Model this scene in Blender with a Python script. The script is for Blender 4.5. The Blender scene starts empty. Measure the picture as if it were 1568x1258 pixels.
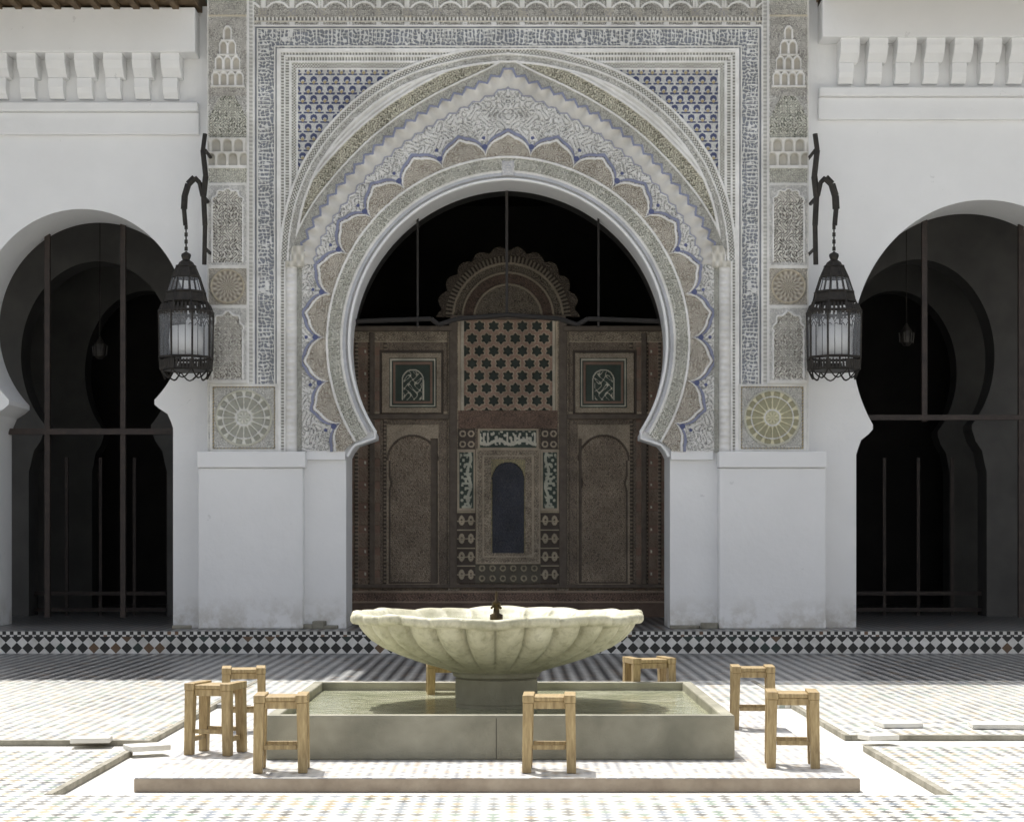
import bpy, bmesh, math, random
import numpy as np
from mathutils import Vector, Matrix
random.seed(4); rng=np.random.default_rng(7)
F=2823.0; E=1.55; HY=829.0; CX=784.0
def wx(px,d): return (px-CX)*d/F
def wz(py,d): return E-(py-HY)*d/F
scene=bpy.context.scene
col=scene.collection
# ---------------------------------------------------------------- materials
def newmat(name):
    m=bpy.data.materials.new(name); m.use_nodes=True
    nt=m.node_tree; b=nt.nodes["Principled BSDF"]
    return m,nt,b
def ramp(nt,fac,stops):
    r=nt.nodes.new("ShaderNodeValToRGB")
    while len(r.color_ramp.elements)<len(stops): r.color_ramp.elements.new(0.5)
    for e,(p,c) in zip(r.color_ramp.elements,stops):
        e.position=p; e.color=(*c,1)
    nt.links.new(fac,r.inputs[0]); return r.outputs[0]
def noise(nt,vec,scale,detail=3,rough=0.6):
    n=nt.nodes.new("ShaderNodeTexNoise"); n.inputs["Scale"].default_value=scale
    n.inputs["Detail"].default_value=detail; n.inputs["Roughness"].default_value=rough
    if vec is not None: nt.links.new(vec,n.inputs["Vector"])
    return n.outputs["Fac"]
def geo(nt):
    g=nt.nodes.new("ShaderNodeNewGeometry"); return g.outputs["Position"]
def objc(nt):
    g=nt.nodes.new("ShaderNodeTexCoord"); return g.outputs["Object"]
def mixc(nt,fac,a,b,mode='MIX'):
    m=nt.nodes.new("ShaderNodeMix"); m.data_type='RGBA'; m.blend_type=mode
    for s,v in ((0,fac),(6,a),(7,b)):
        if isinstance(v,(int,float)): m.inputs[s].default_value=v
        elif isinstance(v,tuple): m.inputs[s].default_value=(*v,1)
        else: nt.links.new(v,m.inputs[s])
    return m.outputs[2]
def math_(nt,op,a,b=None):
    m=nt.nodes.new("ShaderNodeMath"); m.operation=op
    for i,v in enumerate((a,b)):
        if v is None: continue
        if isinstance(v,(int,float)): m.inputs[i].default_value=v
        else: nt.links.new(v,m.inputs[i])
    return m.outputs[0]
def bump(nt,b,h,dist=0.01,strength=0.6):
    n=nt.nodes.new("ShaderNodeBump"); n.inputs["Distance"].default_value=dist
    n.inputs["Strength"].default_value=strength
    nt.links.new(h,n.inputs["Height"]); nt.links.new(n.outputs[0],b.inputs["Normal"])
def simple(name,c1,c2,scale=6,rough=0.8,bd=0.005,bs=40,metal=0,spec=None):
    m,nt,b=newmat(name)
    v=geo(nt)
    n=noise(nt,v,scale)
    nt.links.new(ramp(nt,n,[(0.3,c1),(0.7,c2)]),b.inputs["Base Color"])
    b.inputs["Roughness"].default_value=rough; b.inputs["Metallic"].default_value=metal
    if spec is not None: b.inputs["Specular IOR Level"].default_value=spec
    bump(nt,b,noise(nt,v,bs,2),bd)
    return m
def wall_mat(name,base,dirt,z0=0.3):
    m,nt,b=newmat(name); v=geo(nt)
    n1=noise(nt,v,0.9,4); n2=noise(nt,v,3.3,4,.7)
    c=ramp(nt,n1,[(0.3,tuple(x*0.95 for x in base)),(0.65,base)])
    f=ramp(nt,n2,[(0.69,(0,0,0)),(0.70,(1,1,1))])
    c=mixc(nt,math_(nt,'MULTIPLY',f,0.5),c,tuple(x*0.76 for x in base))
    sp=nt.nodes.new("ShaderNodeSeparateXYZ"); nt.links.new(v,sp.inputs[0])
    mr=nt.nodes.new("ShaderNodeMapRange"); nt.links.new(sp.outputs[2],mr.inputs[0])
    mr.inputs[1].default_value=z0; mr.inputs[2].default_value=z0+0.5
    mr.inputs[3].default_value=1; mr.inputs[4].default_value=0
    k=math_(nt,'MULTIPLY',mr.outputs[0],ramp(nt,n2,[(0.42,(0.0,)*3),(0.6,(.8,.8,.8))]))
    c=mixc(nt,k,c,dirt)
    nt.links.new(c,b.inputs["Base Color"]); b.inputs["Roughness"].default_value=0.85
    h=math_(nt,'ADD',noise(nt,v,1.8,3),math_(nt,'MULTIPLY',noise(nt,v,30,2),0.12))
    bump(nt,b,h,0.035,0.45)
    return m
M_white=wall_mat("white_lime_plaster",(0.92,0.92,0.915),(0.55,0.52,0.46))
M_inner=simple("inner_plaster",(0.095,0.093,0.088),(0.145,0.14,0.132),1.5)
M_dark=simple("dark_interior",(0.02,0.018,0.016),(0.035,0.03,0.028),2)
M_eave=simple("cedar_eave",(0.10,0.065,0.035),(0.17,0.115,0.06),5)
M_roof=simple("green_roof_tile",(0.03,0.10,0.05),(0.05,0.15,0.08),5,0.4)
M_iron=simple("wrought_iron",(0.02,0.018,0.016),(0.045,0.038,0.03),14,0.55,metal=0.3)
M_frame=simple("brown_timber",(0.025,0.018,0.015),(0.05,0.034,0.027),8,0.6)
M_score=simple("screen_timber",(0.12,0.093,0.07),(0.19,0.15,0.115),8,0.6)
M_stone=simple("pool_limestone",(0.19,0.185,0.14),(0.36,0.345,0.27),2.2,0.75,0.006,60)
M_kerb=simple("worn_kerb_stone",(0.18,0.17,0.13),(0.36,0.34,0.28),5,0.8)
M_brass=simple("old_brass",(0.05,0.035,0.02),(0.10,0.07,0.03),20,0.4,metal=0.8)
def wood_mat():
    m,nt,b=newmat("amber_stool_wood"); v=objc(nt)
    mp=nt.nodes.new("ShaderNodeMapping"); mp.inputs["Scale"].default_value=(22,22,3); nt.links.new(v,mp.inputs[0])
    n=noise(nt,mp.outputs[0],2.5,5)
    c=ramp(nt,n,[(0.25,(0.20,0.135,0.06)),(0.55,(0.38,0.28,0.135)),(0.8,(0.52,0.41,0.22))])
    nt.links.new(c,b.inputs["Base Color"]); b.inputs["Roughness"].default_value=0.5
    bump(nt,b,n,0.003); return m
M_wood=wood_mat()
def marble_mat():
    m,nt,b=newmat("aged_marble"); v=geo(nt)
    n1=noise(nt,v,2.4,6,.7); n2=noise(nt,v,14,5,.7)
    c=ramp(nt,n1,[(0.3,(0.35,0.34,0.235)),(0.5,(0.54,0.52,0.385)),(0.7,(0.68,0.66,0.52))])
    c=mixc(nt,ramp(nt,n2,[(0.48,(0,0,0)),(0.72,(0.65,0.65,0.65))]),c,(0.23,0.22,0.135))
    nt.links.new(c,b.inputs["Base Color"]); b.inputs["Roughness"].default_value=0.55
    bump(nt,b,n2,0.010); return m
M_marble=marble_mat()
def water_mat():
    m,nt,b=newmat("pool_water"); v=geo(nt)
    c=ramp(nt,noise(nt,v,2.2,5),[(0.3,(0.24,0.26,0.16)),(0.5,(0.38,0.39,0.27)),(0.7,(0.52,0.52,0.40))])
    nt.links.new(c,b.inputs["Base Color"]); b.inputs["Roughness"].default_value=0.05
    b.inputs["Specular IOR Level"].default_value=0.5
    bump(nt,b,noise(nt,v,9,3),0.02,0.7); return m
M_water=water_mat()
def tile_mat(name,size,white,palette,fade=0.0,plane='XY',rot=45,fadecol=(0.74,0.73,0.69),rough=0.35,dirty=0.88):
    m,nt,b=newmat(name); v=geo(nt)
    if plane=='XZ':
        sp=nt.nodes.new("ShaderNodeSeparateXYZ"); nt.links.new(v,sp.inputs[0])
        cb=nt.nodes.new("ShaderNodeCombineXYZ"); nt.links.new(sp.outputs[0],cb.inputs[0]); nt.links.new(sp.outputs[2],cb.inputs[1]); v=cb.outputs[0]
    mp=nt.nodes.new("ShaderNodeMapping"); mp.inputs["Rotation"].default_value=(0,0,math.radians(rot))
    mp.inputs["Scale"].default_value=(1/size,1/size,0); nt.links.new(v,mp.inputs[0])
    fl=nt.nodes.new("ShaderNodeVectorMath"); fl.operation='FLOOR'; nt.links.new(mp.outputs[0],fl.inputs[0])
    wn=nt.nodes.new("ShaderNodeTexWhiteNoise"); wn.noise_dimensions='2D'; nt.links.new(fl.outputs[0],wn.inputs["Vector"])
    sf=nt.nodes.new("ShaderNodeSeparateXYZ"); nt.links.new(fl.outputs[0],sf.inputs[0])
    par=math_(nt,'ABSOLUTE',math_(nt,'MODULO',math_(nt,'ADD',sf.outputs[0],sf.outputs[1]),2.0))
    par=math_(nt,'GREATER_THAN',par,0.5)
    r=nt.nodes.new("ShaderNodeValToRGB"); r.color_ramp.interpolation='CONSTANT'
    n=len(palette)
    while len(r.color_ramp.elements)<n: r.color_ramp.elements.new(0.5)
    tot=sum(w for w,_ in palette); acc=0
    for e,(w,c) in zip(r.color_ramp.elements,palette):
        e.position=acc/tot; e.color=(*c,1); acc+=w
    nt.links.new(wn.outputs["Value"],r.inputs[0])
    c=mixc(nt,par,white,r.outputs[0])
    wb=nt.nodes.new("ShaderNodeTexWhiteNoise"); wb.noise_dimensions='3D'
    ad=nt.nodes.new("ShaderNodeVectorMath"); ad.inputs[1].default_value=(7.3,1.1,3.3); nt.links.new(fl.outputs[0],ad.inputs[0]); nt.links.new(ad.outputs[0],wb.inputs["Vector"])
    k=math_(nt,'ADD',math_(nt,'MULTIPLY',wb.outputs["Value"],0.2),0.86)
    hs=nt.nodes.new("ShaderNodeHueSaturation"); nt.links.new(k,hs.inputs["Value"]); nt.links.new(c,hs.inputs["Color"]); c=hs.outputs[0]
    if fade>0:
        f=math_(nt,'MULTIPLY',ramp(nt,noise(nt,geo(nt),0.7,4,.65),[(0.35,(0.3,)*3),(0.62,(1,1,1))]),fade)
        c=mixc(nt,f,c,fadecol)
    g=ramp(nt,noise(nt,geo(nt),4,4,.7),[(0.3,(dirty,dirty,dirty*.97)),(0.55,(1,1,1))])
    c=mixc(nt,1.0,c,g,'MULTIPLY')
    nt.links.new(c,b.inputs["Base Color"]); b.inputs["Roughness"].default_value=rough
    bump(nt,b,wb.outputs["Value"],0.002,0.5)
    return m
M_tile=tile_mat("sunlit_faded_zellige",0.076,(0.78,0.77,0.73),[(3,(0.17,0.25,0.20)),(3,(0.18,0.22,0.28)),(3,(0.36,0.28,0.15)),(4,(0.08,0.08,0.08)),(2,(0.5,0.5,0.46))],fade=0.40,dirty=.8)  # pale copy of the court tiling, sun wash-out put into the colours
M_tile_shade=tile_mat("shaded_zellige",0.11,(0.46,0.46,0.45),[(6,(0.02,0.022,0.025)),(1,(0.12,0.08,0.05)),(2,(0.03,0.04,0.05))],fade=0.0,dirty=.7)  # dark copy of the court tiling, facade shade put into the colours
M_riser=tile_mat("riser_zellige",0.108,(0.78,0.77,0.74),[(9,(0.02,0.022,0.022)),(.8,(0.15,0.09,0.05)),(1,(0.03,0.05,0.045))],plane='XZ',dirty=.75)
M_riser2=tile_mat("riser_border_zellige",0.052,(0.74,0.73,0.70),[(7,(0.02,0.02,0.02)),(.6,(0.16,0.09,0.05))],plane='XZ',rot=0)
M_porch=tile_mat("porch_zellige",0.10,(0.35,0.35,0.34),[(6,(0.02,0.02,0.025)),(1,(0.12,0.06,0.03))])
M_slab=simple("white_marble_paving",(0.58,0.565,0.51),(0.76,0.75,0.71),1.3,0.5)
M_edge=simple("brown_stone_edge",(0.26,0.21,0.16),(0.38,0.32,0.25),6)
M_plintop=tile_mat("plinth_zellige",0.05,(0.74,0.73,0.71),[(3,(0.28,0.29,0.33)),(2,(0.45,0.38,0.31)),(3,(0.58,0.58,0.56))],fade=0.3,dirty=.82)
def vcol_mat(name,rough=0.85,scale=5,spec=0.3):
    m,nt,b=newmat(name)
    a=nt.nodes.new("ShaderNodeAttribute"); a.attribute_name="Col"
    n=ramp(nt,noise(nt,geo(nt),scale,4,.7),[(0.3,(0.84,0.83,0.81)),(0.65,(1.05,1.05,1.05))])
    nt.links.new(mixc(nt,1.0,a.outputs["Color"],n,'MULTIPLY'),b.inputs["Base Color"])
    b.inputs["Roughness"].default_value=rough; b.inputs["Specular IOR Level"].default_value=spec
    return m
M_relief=vcol_mat("painted_shaded_carved_stucco",scale=2.2)  # vertex colours hold both paint and darkened recess shade
M_carved=vcol_mat("painted_cedar",0.55,8,0.3)
def glass_mat():
    m,nt,b=newmat("lantern_glass"); 
    b.inputs["Base Color"].default_value=(0.55,0.57,0.6,1); b.inputs["Roughness"].default_value=0.15
    b.inputs["Alpha"].default_value=0.22; return m
M_glass=glass_mat()
M_milk=simple("milk_glass",(0.88,0.88,0.87),(0.92,0.92,0.92),3,0.3)
# ---------------------------------------------------------------- helpers
def empty(name,loc=(0,0,0)):
    e=bpy.data.objects.new(name,None); e.location=loc; col.objects.link(e); e.empty_display_size=0.2; return e
def addmesh(name,verts,faces,mats,parent=None,smooth=False,bevel=0,matidx=None):
    me=bpy.data.meshes.new(name); me.from_pydata(verts,[],faces); me.update()
    o=bpy.data.objects.new(name,me); col.objects.link(o)
    for m in (mats if isinstance(mats,list) else [mats]): me.materials.append(m)
    if smooth:
        for p in me.polygons: p.use_smooth=True
    if bevel:
        md=o.modifiers.new("bevel",'BEVEL'); md.width=bevel; md.segments=2; md.limit_method='ANGLE'
    if parent: o.parent=parent
    return o
BF=[(0,1,3,2),(4,6,7,5),(0,4,5,1),(2,3,7,6),(0,2,6,4),(1,5,7,3)]
def boxvf(x0,x1,y0,y1,z0,z1):
    return [(x,y,z) for x in (x0,x1) for y in (y0,y1) for z in (z0,z1)]
def box(name,x0,x1,y0,y1,z0,z1,mat,parent=None,bevel=0):
    return addmesh(name,boxvf(x0,x1,y0,y1,z0,z1),BF,mat,parent,bevel=bevel)
class Acc:
    def __init__(s): s.v=[]; s.f=[]
    def add(s,v,f):
        o=len(s.v); s.v+=[tuple(a) for a in v]; s.f+=[tuple(i+o for i in q) for q in f]
    def box(s,*a): s.add(boxvf(*a),BF)
    def rbox(s,cx,cy,cz,sx,sy,sz,R=None):
        vs=[Vector((x*sx/2,y*sy/2,z*sz/2)) for x in (-1,1) for y in (-1,1) for z in (-1,1)]
        if R: vs=[R@v for v in vs]
        s.add([v+Vector((cx,cy,cz)) for v in vs],BF)
    def bar(s,p,q,w,n=6):
        p=Vector(p);q=Vector(q);d=(q-p).normalized(); a=d.orthogonal().normalized(); b=d.cross(a)
        vs=[]
        for c in (p,q):
            for i in range(n):
                t=2*math.pi*i/n; vs.append(c+(a*math.cos(t)+b*math.sin(t))*w)
        fs=[(i,(i+1)%n,n+(i+1)%n,n+i) for i in range(n)]+[tuple(range(n))[::-1],tuple(range(n,2*n))]
        s.add(vs,fs)
    def rev(s,c,prof,n=24,rf=None):
        vs=[];fs=[]
        for j,(r,z) in enumerate(prof):
            for i in range(n):
                t=2*math.pi*i/n; rr=rf(r,z,t) if rf else r
                vs.append((c[0]+rr*math.cos(t),c[1]+rr*math.sin(t),c[2]+z))
        for j in range(len(prof)-1):
            for i in range(n):
                k=(i+1)%n; fs.append((j*n+i,j*n+k,(j+1)*n+k,(j+1)*n+i))
        s.add(vs,fs)
    def make(s,name,mat,parent=None,smooth=False,bevel=0): return addmesh(name,s.v,s.f,mat,parent,smooth,bevel)
def polywall(name,pts,y0,y1,mat,parent=None):
    bm=bmesh.new()
    a=[bm.verts.new((x,y0,z)) for x,z in pts]; b=[bm.verts.new((x,y1,z)) for x,z in pts]
    n=len(pts)
    f1=bm.faces.new(a); f2=bm.faces.new(b[::-1])
    for i in range(n):
        j=(i+1)%n; bm.faces.new((a[i],b[i],b[j],a[j]))
    bm.normal_update()
    bmesh.ops.triangulate(bm,faces=[f1,f2],ngon_method='EAR_CLIP')
    bmesh.ops.recalc_face_normals(bm,faces=bm.faces[:])
    me=bpy.data.meshes.new(name); bm.to_mesh(me); bm.free(); me.materials.append(mat)
    o=bpy.data.objects.new(name,me); col.objects.link(o)
    if parent: o.parent=parent
    return o
def arch_px(cx,cy,rx,ry,tipy,jamb,impy,e=0,floor=962,n=48):
    R_y=ry; cphi=-(tipy-cy)/R_y; pm=math.acos(max(-1,min(1,cphi)))
    left=[(cx-jamb,floor),(cx-jamb,impy+10)]
    tu=rx*math.sin(pm)-e
    left+=[(cx-jamb+(jamb-tu)*0.12,impy),(cx-jamb+(jamb-tu)*0.3,impy-(impy-tipy)*0.35),(cx-jamb+(jamb-tu)*0.75,impy-(impy-tipy)*0.6),(cx-tu,tipy+7)]
    arc=[]
    for i in range(n+1):
        p=pm*(1-i/n); arc.append((max(rx*math.sin(p)-e,0) if i<n else 0,cy-R_y*math.cos(p)))
    if e>0:
        arc=[(u,y) for u,y in arc if u>0.5]; ap=cy-math.sqrt(rx*rx-e*e)*ry/rx; arc.append((0,ap))
    left+=[(cx-u,y) for u,y in arc]
    right=[(2*cx-x,y) for x,y in left[:-1]][::-1]
    return left+right
def wallpoly(d,x0,x1,ztop,zbot,arches):
    pts=[(x0,zbot)]
    for a in arches:
        w=[(wx(x,d),wz(y,d)) for x,y in a]
        w[0]=(w[0][0],zbot); w[-1]=(w[-1][0],zbot)
        pts+=w
    pts+=[(x1,zbot),(x1,ztop),(x0,ztop)]
    return pts
# ---------------------------------------------------------------- depths
DS=25.6; DB=26.22; DF=26.42; DW=26.72; DR=27.45; ZP=0.31; DI=30.7
bld=empty("mosque_courtyard_building")
box("porch_step",-40,40,DS+0.004,60,-0.04,ZP-0.004,M_edge,bld)
box("porch_floor",-40,40,DS,60,ZP-0.003,ZP,M_porch,bld)
box("riser_tiles",-40,40,DS-0.012,DS,0.0,0.235,M_riser,bld)
box("riser_border",-40,40,DS-0.02,DS,0.236,ZP-0.004,M_riser2,bld)
cA=778
opening=arch_px(cA,525,253,253,662,248,688,e=7)
pav=wallpoly(DF+0.03,wx(323,DF),wx(1236,DF),11.4,ZP,[opening])
polywall("pavilion_wall",pav,DF+0.035,DR,M_white,bld)
aL=arch_px(125,490,160,170,612,140,645)
aL2=arch_px(-245,490,160,170,612,140,645)
aR=arch_px(1508,530,203,224,650,197,686)
aR2=arch_px(1990,530,203,224,650,197,686)
polywall("left_wing_wall",wallpoly(DW,-18,wx(324,DW)+0.05,wz(10,DW),ZP,[aL2,aL]),DW,DW+1.15,M_white,bld)
polywall("right_wing_wall",wallpoly(DW,wx(1235,DW)-0.05,18,wz(-5,DW),ZP,[aR,aR2]),DW,DW+1.15,M_white,bld)
for nm,x0,x1 in (("left",303,464),("right",1101,1265)):
    box(nm+"_pier_base",wx(x0,DB),wx(x1,DB),DB,DR,ZP,wz(716,DB),M_white,bld,0.02)
    box(nm+"_pier_cap",wx(x0-1,DB),wx(x1+4,DB) if nm=="left" else wx(x1+1,DB),DB-0.035,DR,wz(716,DB)+0.002,wz(691,DB),M_white,bld,0.015)
box("left_jamb_sill",wx(470,DF),wx(529,DF),DF-0.03,DF+0.03,wz(704,DF),wz(690,DF),M_white,bld,0.008)
box("right_jamb_sill",wx(1027,DF),wx(1092,DF),DF-0.03,DF+0.03,wz(704,DF),wz(690,DF),M_white,bld,0.008)
a=Acc()
for px,w,h in ((470,22,7),(490,18,12),(1040,30,5),(1085,26,9),(1062,16,5),(508,20,5),(280,30,5)):
    a.rbox(wx(px,DF),DF-0.08,ZP+h/220,w/107,0.18,h/107,Matrix.Rotation(random.uniform(-.2,.2),3,'Z'))
a.make("broken_plinth_stones",M_kerb,bld,bevel=0.01)
box("left_eave",-18,wx(310,DW),24.75,DW+1.2,wz(20,DW),wz(20,DW)+0.25,M_eave,bld)
box("right_eave",wx(1250,DW),18,24.75,DW+1.2,wz(4,DW),wz(4,DW)+0.25,M_eave,bld)
box("pavilion_eave",wx(290,DF),wx(1270,DF),25.0,DR+3,11.4,11.7,M_eave,bld)
for nm,x0,x1,z in (("left_roof",-18,wx(308,DW),wz(20,DW)+0.25),("right_roof",wx(1252,DW),18,wz(4,DW)+0.25),("pavilion_roof",wx(286,DF),wx(1274,DF),11.7)):
    addmesh(nm,[(x0,24.9,z),(x1,24.9,z),(x1,31,z+2.4),(x0,31,z+2.4),(x0,37,z),(x1,37,z)],[(0,1,2,3),(3,2,5,4),(0,3,4),(1,5,2)],M_roof,bld)
a=Acc()
for s0,s1,z in ((-18,wx(308,DW),wz(20,DW)),(wx(1252,DW),18,wz(4,DW))):
    x=s0
    while x<s1-0.1:
        a.box(x,x+0.09,24.8,DW,z-0.07,z-0.002); x+=0.28
a.make("eave_rafters",M_eave,bld)
def cornice(tag,x0,x1,ytop,ycor,sp,xs):
    X0,X1=wx(x0,DW),wx(x1,DW)
    box(tag+"_corbel_band",X0,X1,DW-0.42,DW-0.002,wz(ycor,DW-.4),wz(ytop,DW),M_white,bld,0.015)
    a=Acc(); x=xs
    while x<x1-10:
        if x>x0:
            for (w,ya,yb,pj) in ((29,ycor,ycor+44,0.36),(23,ycor+44,ycor+74,0.20)):
                xa,xb=wx(x,DW),wx(x+w,DW); za,zb=wz(ya,DW)-0.001,wz(yb,DW)
                prof=[(DW,za),(DW-pj,za),(DW-pj,za-(za-zb)*0.5),(DW-pj*0.85,za-(za-zb)*0.75),(DW-pj*0.5,zb),(DW,zb)]
                n=len(prof); v=[(xa,p,q) for p,q in prof]+[(xb,p,q) for p,q in prof]
                a.add(v,[tuple(range(n))[::-1],tuple(range(n,2*n))]+[(i,(i+1)%n,n+(i+1)%n,n+i) for i in range(n)])
        x+=sp
    a.make(tag+"_corbels",M_white,bld,bevel=0.012)
    y=ycor+80
    box(tag+"_ledge_a",X0,X1,DW-0.16,DW-0.002,wz(y+14,DW),wz(y,DW),M_white,bld,0.02)
    box(tag+"_ledge_b",X0,X1,DW-0.09,DW-0.003,wz(y+48,DW),wz(y+14.3,DW),M_white,bld,0.015)
cornice("left",-1100,306,24,80,43.5,-1096)
cornice("right",1252,2700,6,57,43.0,1281)
# interior
iL=arch_px(150,545,118,145,650,106,712,floor=940)
iL2=arch_px(-180,545,118,145,650,106,712,floor=940)
iC=arch_px(778,540,246,250,680,240,700,e=7)
iR=arch_px(1405,545,118,148,650,106,712)
iR2=arch_px(1735,545,118,148,650,106,712)
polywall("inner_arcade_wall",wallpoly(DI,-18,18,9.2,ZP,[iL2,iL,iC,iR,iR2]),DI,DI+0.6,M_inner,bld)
d3=33.6
jL=arch_px(225,570,95,125,660,84,712); jR=arch_px(1370,570,95,125,660,84,712)
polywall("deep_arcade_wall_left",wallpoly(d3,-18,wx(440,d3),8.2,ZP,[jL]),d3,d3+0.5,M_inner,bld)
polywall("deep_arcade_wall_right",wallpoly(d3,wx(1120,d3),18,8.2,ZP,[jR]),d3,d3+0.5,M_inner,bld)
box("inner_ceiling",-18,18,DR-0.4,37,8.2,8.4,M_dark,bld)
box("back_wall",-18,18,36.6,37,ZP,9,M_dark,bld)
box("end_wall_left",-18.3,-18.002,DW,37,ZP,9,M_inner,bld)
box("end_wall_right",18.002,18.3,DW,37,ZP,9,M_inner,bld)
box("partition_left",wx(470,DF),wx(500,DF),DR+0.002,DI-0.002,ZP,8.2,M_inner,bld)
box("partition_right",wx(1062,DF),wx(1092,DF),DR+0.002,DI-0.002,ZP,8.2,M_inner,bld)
a=Acc(); d=DW+1.0
for x0,x1,y0,y1 in ((68,76,343,945),(184,192,343,945),(-15,265,656,665),(1412,1420,335,645),(1560,1568,305,945),(1330,1705,635,643)):
    a.box(wx(x0,d),wx(x1,d),d-(0.03 if y1-y0<50 else 0),d+0.07,max(ZP,wz(y1,d)),wz(y0,d))
a.make("wing_timber_frames",M_frame,bld)
# low timber partitions between the inner piers
a=Acc(); d=DI+.35
for x0,x1 in ((46,254),(1301,1509)):
    for yy in (905,930): a.box(wx(x0,d),wx(x1,d),d,d+.06,wz(yy+6,d),wz(yy,d))
    x=x0
    while x<=x1: a.box(wx(x,d),wx(x+5,d),d+.061,d+.1,ZP,wz(700,d)); x+=52
a.make("inner_timber_rails",M_frame,bld)
a=Acc(); d=DR-0.25
for x0,x1,y0,y1 in ((774,778,292,480),(638,641,330,500),(915,918,330,500)):
    a.box(wx(x0,d),wx(x1,d),d,d+0.05,wz(y1,d),wz(y0,d))
pts=[(545,492),(600,490),(660,488),(672,497),(700,488),(778,482),(856,488),(884,497),(900,488),(960,490),(1010,492)]
for p,q in zip(pts,pts[1:]):
    a.bar((wx(p[0],d),d,wz(p[1],d)),(wx(q[0],d),d,wz(q[1],d)),0.035,8)
a.make("arch_tie_beam",M_dark,bld)
for px,py,d in ((153,535,29.3),(1388,515,29.3)):
    r=empty("hanging_lamp",(wx(px,d),d,wz(py,d))); a=Acc()
    a.rev((0,0,0),[(0,-.16),(.05,-.15),(.09,-.10),(.10,0),(.09,.08),(.04,.16),(.02,.2),(0,.21)],10); a.bar((0,0,.2),(0,0,8.2-wz(py,d)),.008,5)
    for i in range(6):
        t=i*math.pi/3; a.bar((.1*math.cos(t),.1*math.sin(t),-.1),(.12*math.cos(t),.12*math.sin(t),.06),.012,4)
    a.make("lamp_body",M_iron,r)

cw=empty("courtyard_arcades")
def plain_arc(xc): 
    h=[(xc-1.4,ZP),(xc-1.4,2.6),(xc-1.25,2.9)]
    for i in range(25):
        p=math.radians(118)*(1-i/12); h.append((xc-1.55*math.sin(p),4.1+1.7*math.cos(p)))
    return h+[(xc+1.25,2.9),(xc+1.4,2.6),(xc+1.4,ZP)]
def side(name,half,loc,rot):
    pts=[(-half,0)]; x=-half+3
    while x<half-2:
        q=plain_arc(x); q[0]=(q[0][0],0); q[-1]=(q[-1][0],0); pts+=q; x+=4.4
    pts+=[(half,0),(half,9.2),(-half,9.2)]
    o=polywall(name,pts,0,.8,M_white,cw); o.location=loc; o.rotation_euler=(0,0,rot)
    o2=box(name+"_inner",-half,half,3,3.3,0,9.2,M_inner,cw); o2.location=loc; o2.rotation_euler=(0,0,rot)
    o3=box(name+"_eave",-half,half,-.5,3.3,9.21,9.5,M_eave,cw); o3.location=loc; o3.rotation_euler=(0,0,rot)
side("rear_arcade",21,(0,-14,0),math.pi)
side("west_arcade",20,(-19,5.5,0),math.pi/2)
side("east_arcade",20,(19,5.5,0),-math.pi/2)

# ---------------------------------------------------------------- relief grids
def sm(a,b,x): 
    t=np.clip((x-a)/(b-a),0,1); return t*t*(3-2*t)
def vnoise(x,y,s,seed=0):
    r=np.random.default_rng(seed).random((64,64)); x=x/s; y=y/s
    i=np.floor(x).astype(int); j=np.floor(y).astype(int); fx=x-i; fy=y-j
    fx=fx*fx*(3-2*fx); fy=fy*fy*(3-2*fy); i%=64; j%=64; i1=(i+1)%64; j1=(j+1)%64
    return (r[i,j]*(1-fx)+r[i1,j]*fx)*(1-fy)+(r[i,j1]*(1-fx)+r[i1,j1]*fx)*fy
def arab(u,v,p,k=1.5,w=0.28):
    a=np.sin(u/p+k*np.sin(v/p*0.83)); b=np.sin(v/p+k*np.sin(u/p*1.13)+0.7)
    t=a*b; l=1-sm(w*0.6,w*1.4,np.abs(t)); bl=sm(0.62,0.8,np.abs(t)); return np.maximum(l,bl)
HR=np.random.default_rng(3).random(1009)
def script(a,b,cell=4.5):
    i=np.floor(a/cell).astype(int)%1009; r=HR[i]; fa=a/cell-np.floor(a/cell)
    vert=(np.abs(fa-.5)<.26)&(b<.4+.55*r)&(b>.18)&(r>.3)
    base=np.abs(b-(.3+.12*np.sin(a/6.)))<.1
    j=np.floor(a/(cell*1.7)).astype(int)%1009; r2=HR[j]
    curl=(np.sin(a/1.7+6*r2)*np.sin(b*13+5*r2)>.35)&(b>.12)&(b<.95)
    return (vert|base|curl).astype(float)
def naskh(a,b,h):
    v=b*h
    w1=vnoise(a,v,7,11)*7; w2=vnoise(a+70,v+30,7,12)*7
    t=np.sin((a+w1)/1.9)*np.sin((v+w2)/2.0+a*.05); st=(np.abs(t)<.26)
    i=np.floor(a/6.1).astype(int)%1009; fa=np.mod(a/6.1,1)
    al=(np.abs(fa-.5-.1*(b-.5))<.15)&(HR[i]>.3)&(b>.35)&(b<.92)
    return np.where((st&(b>.08)&(b<.92))|al,1.,0.)
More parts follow.
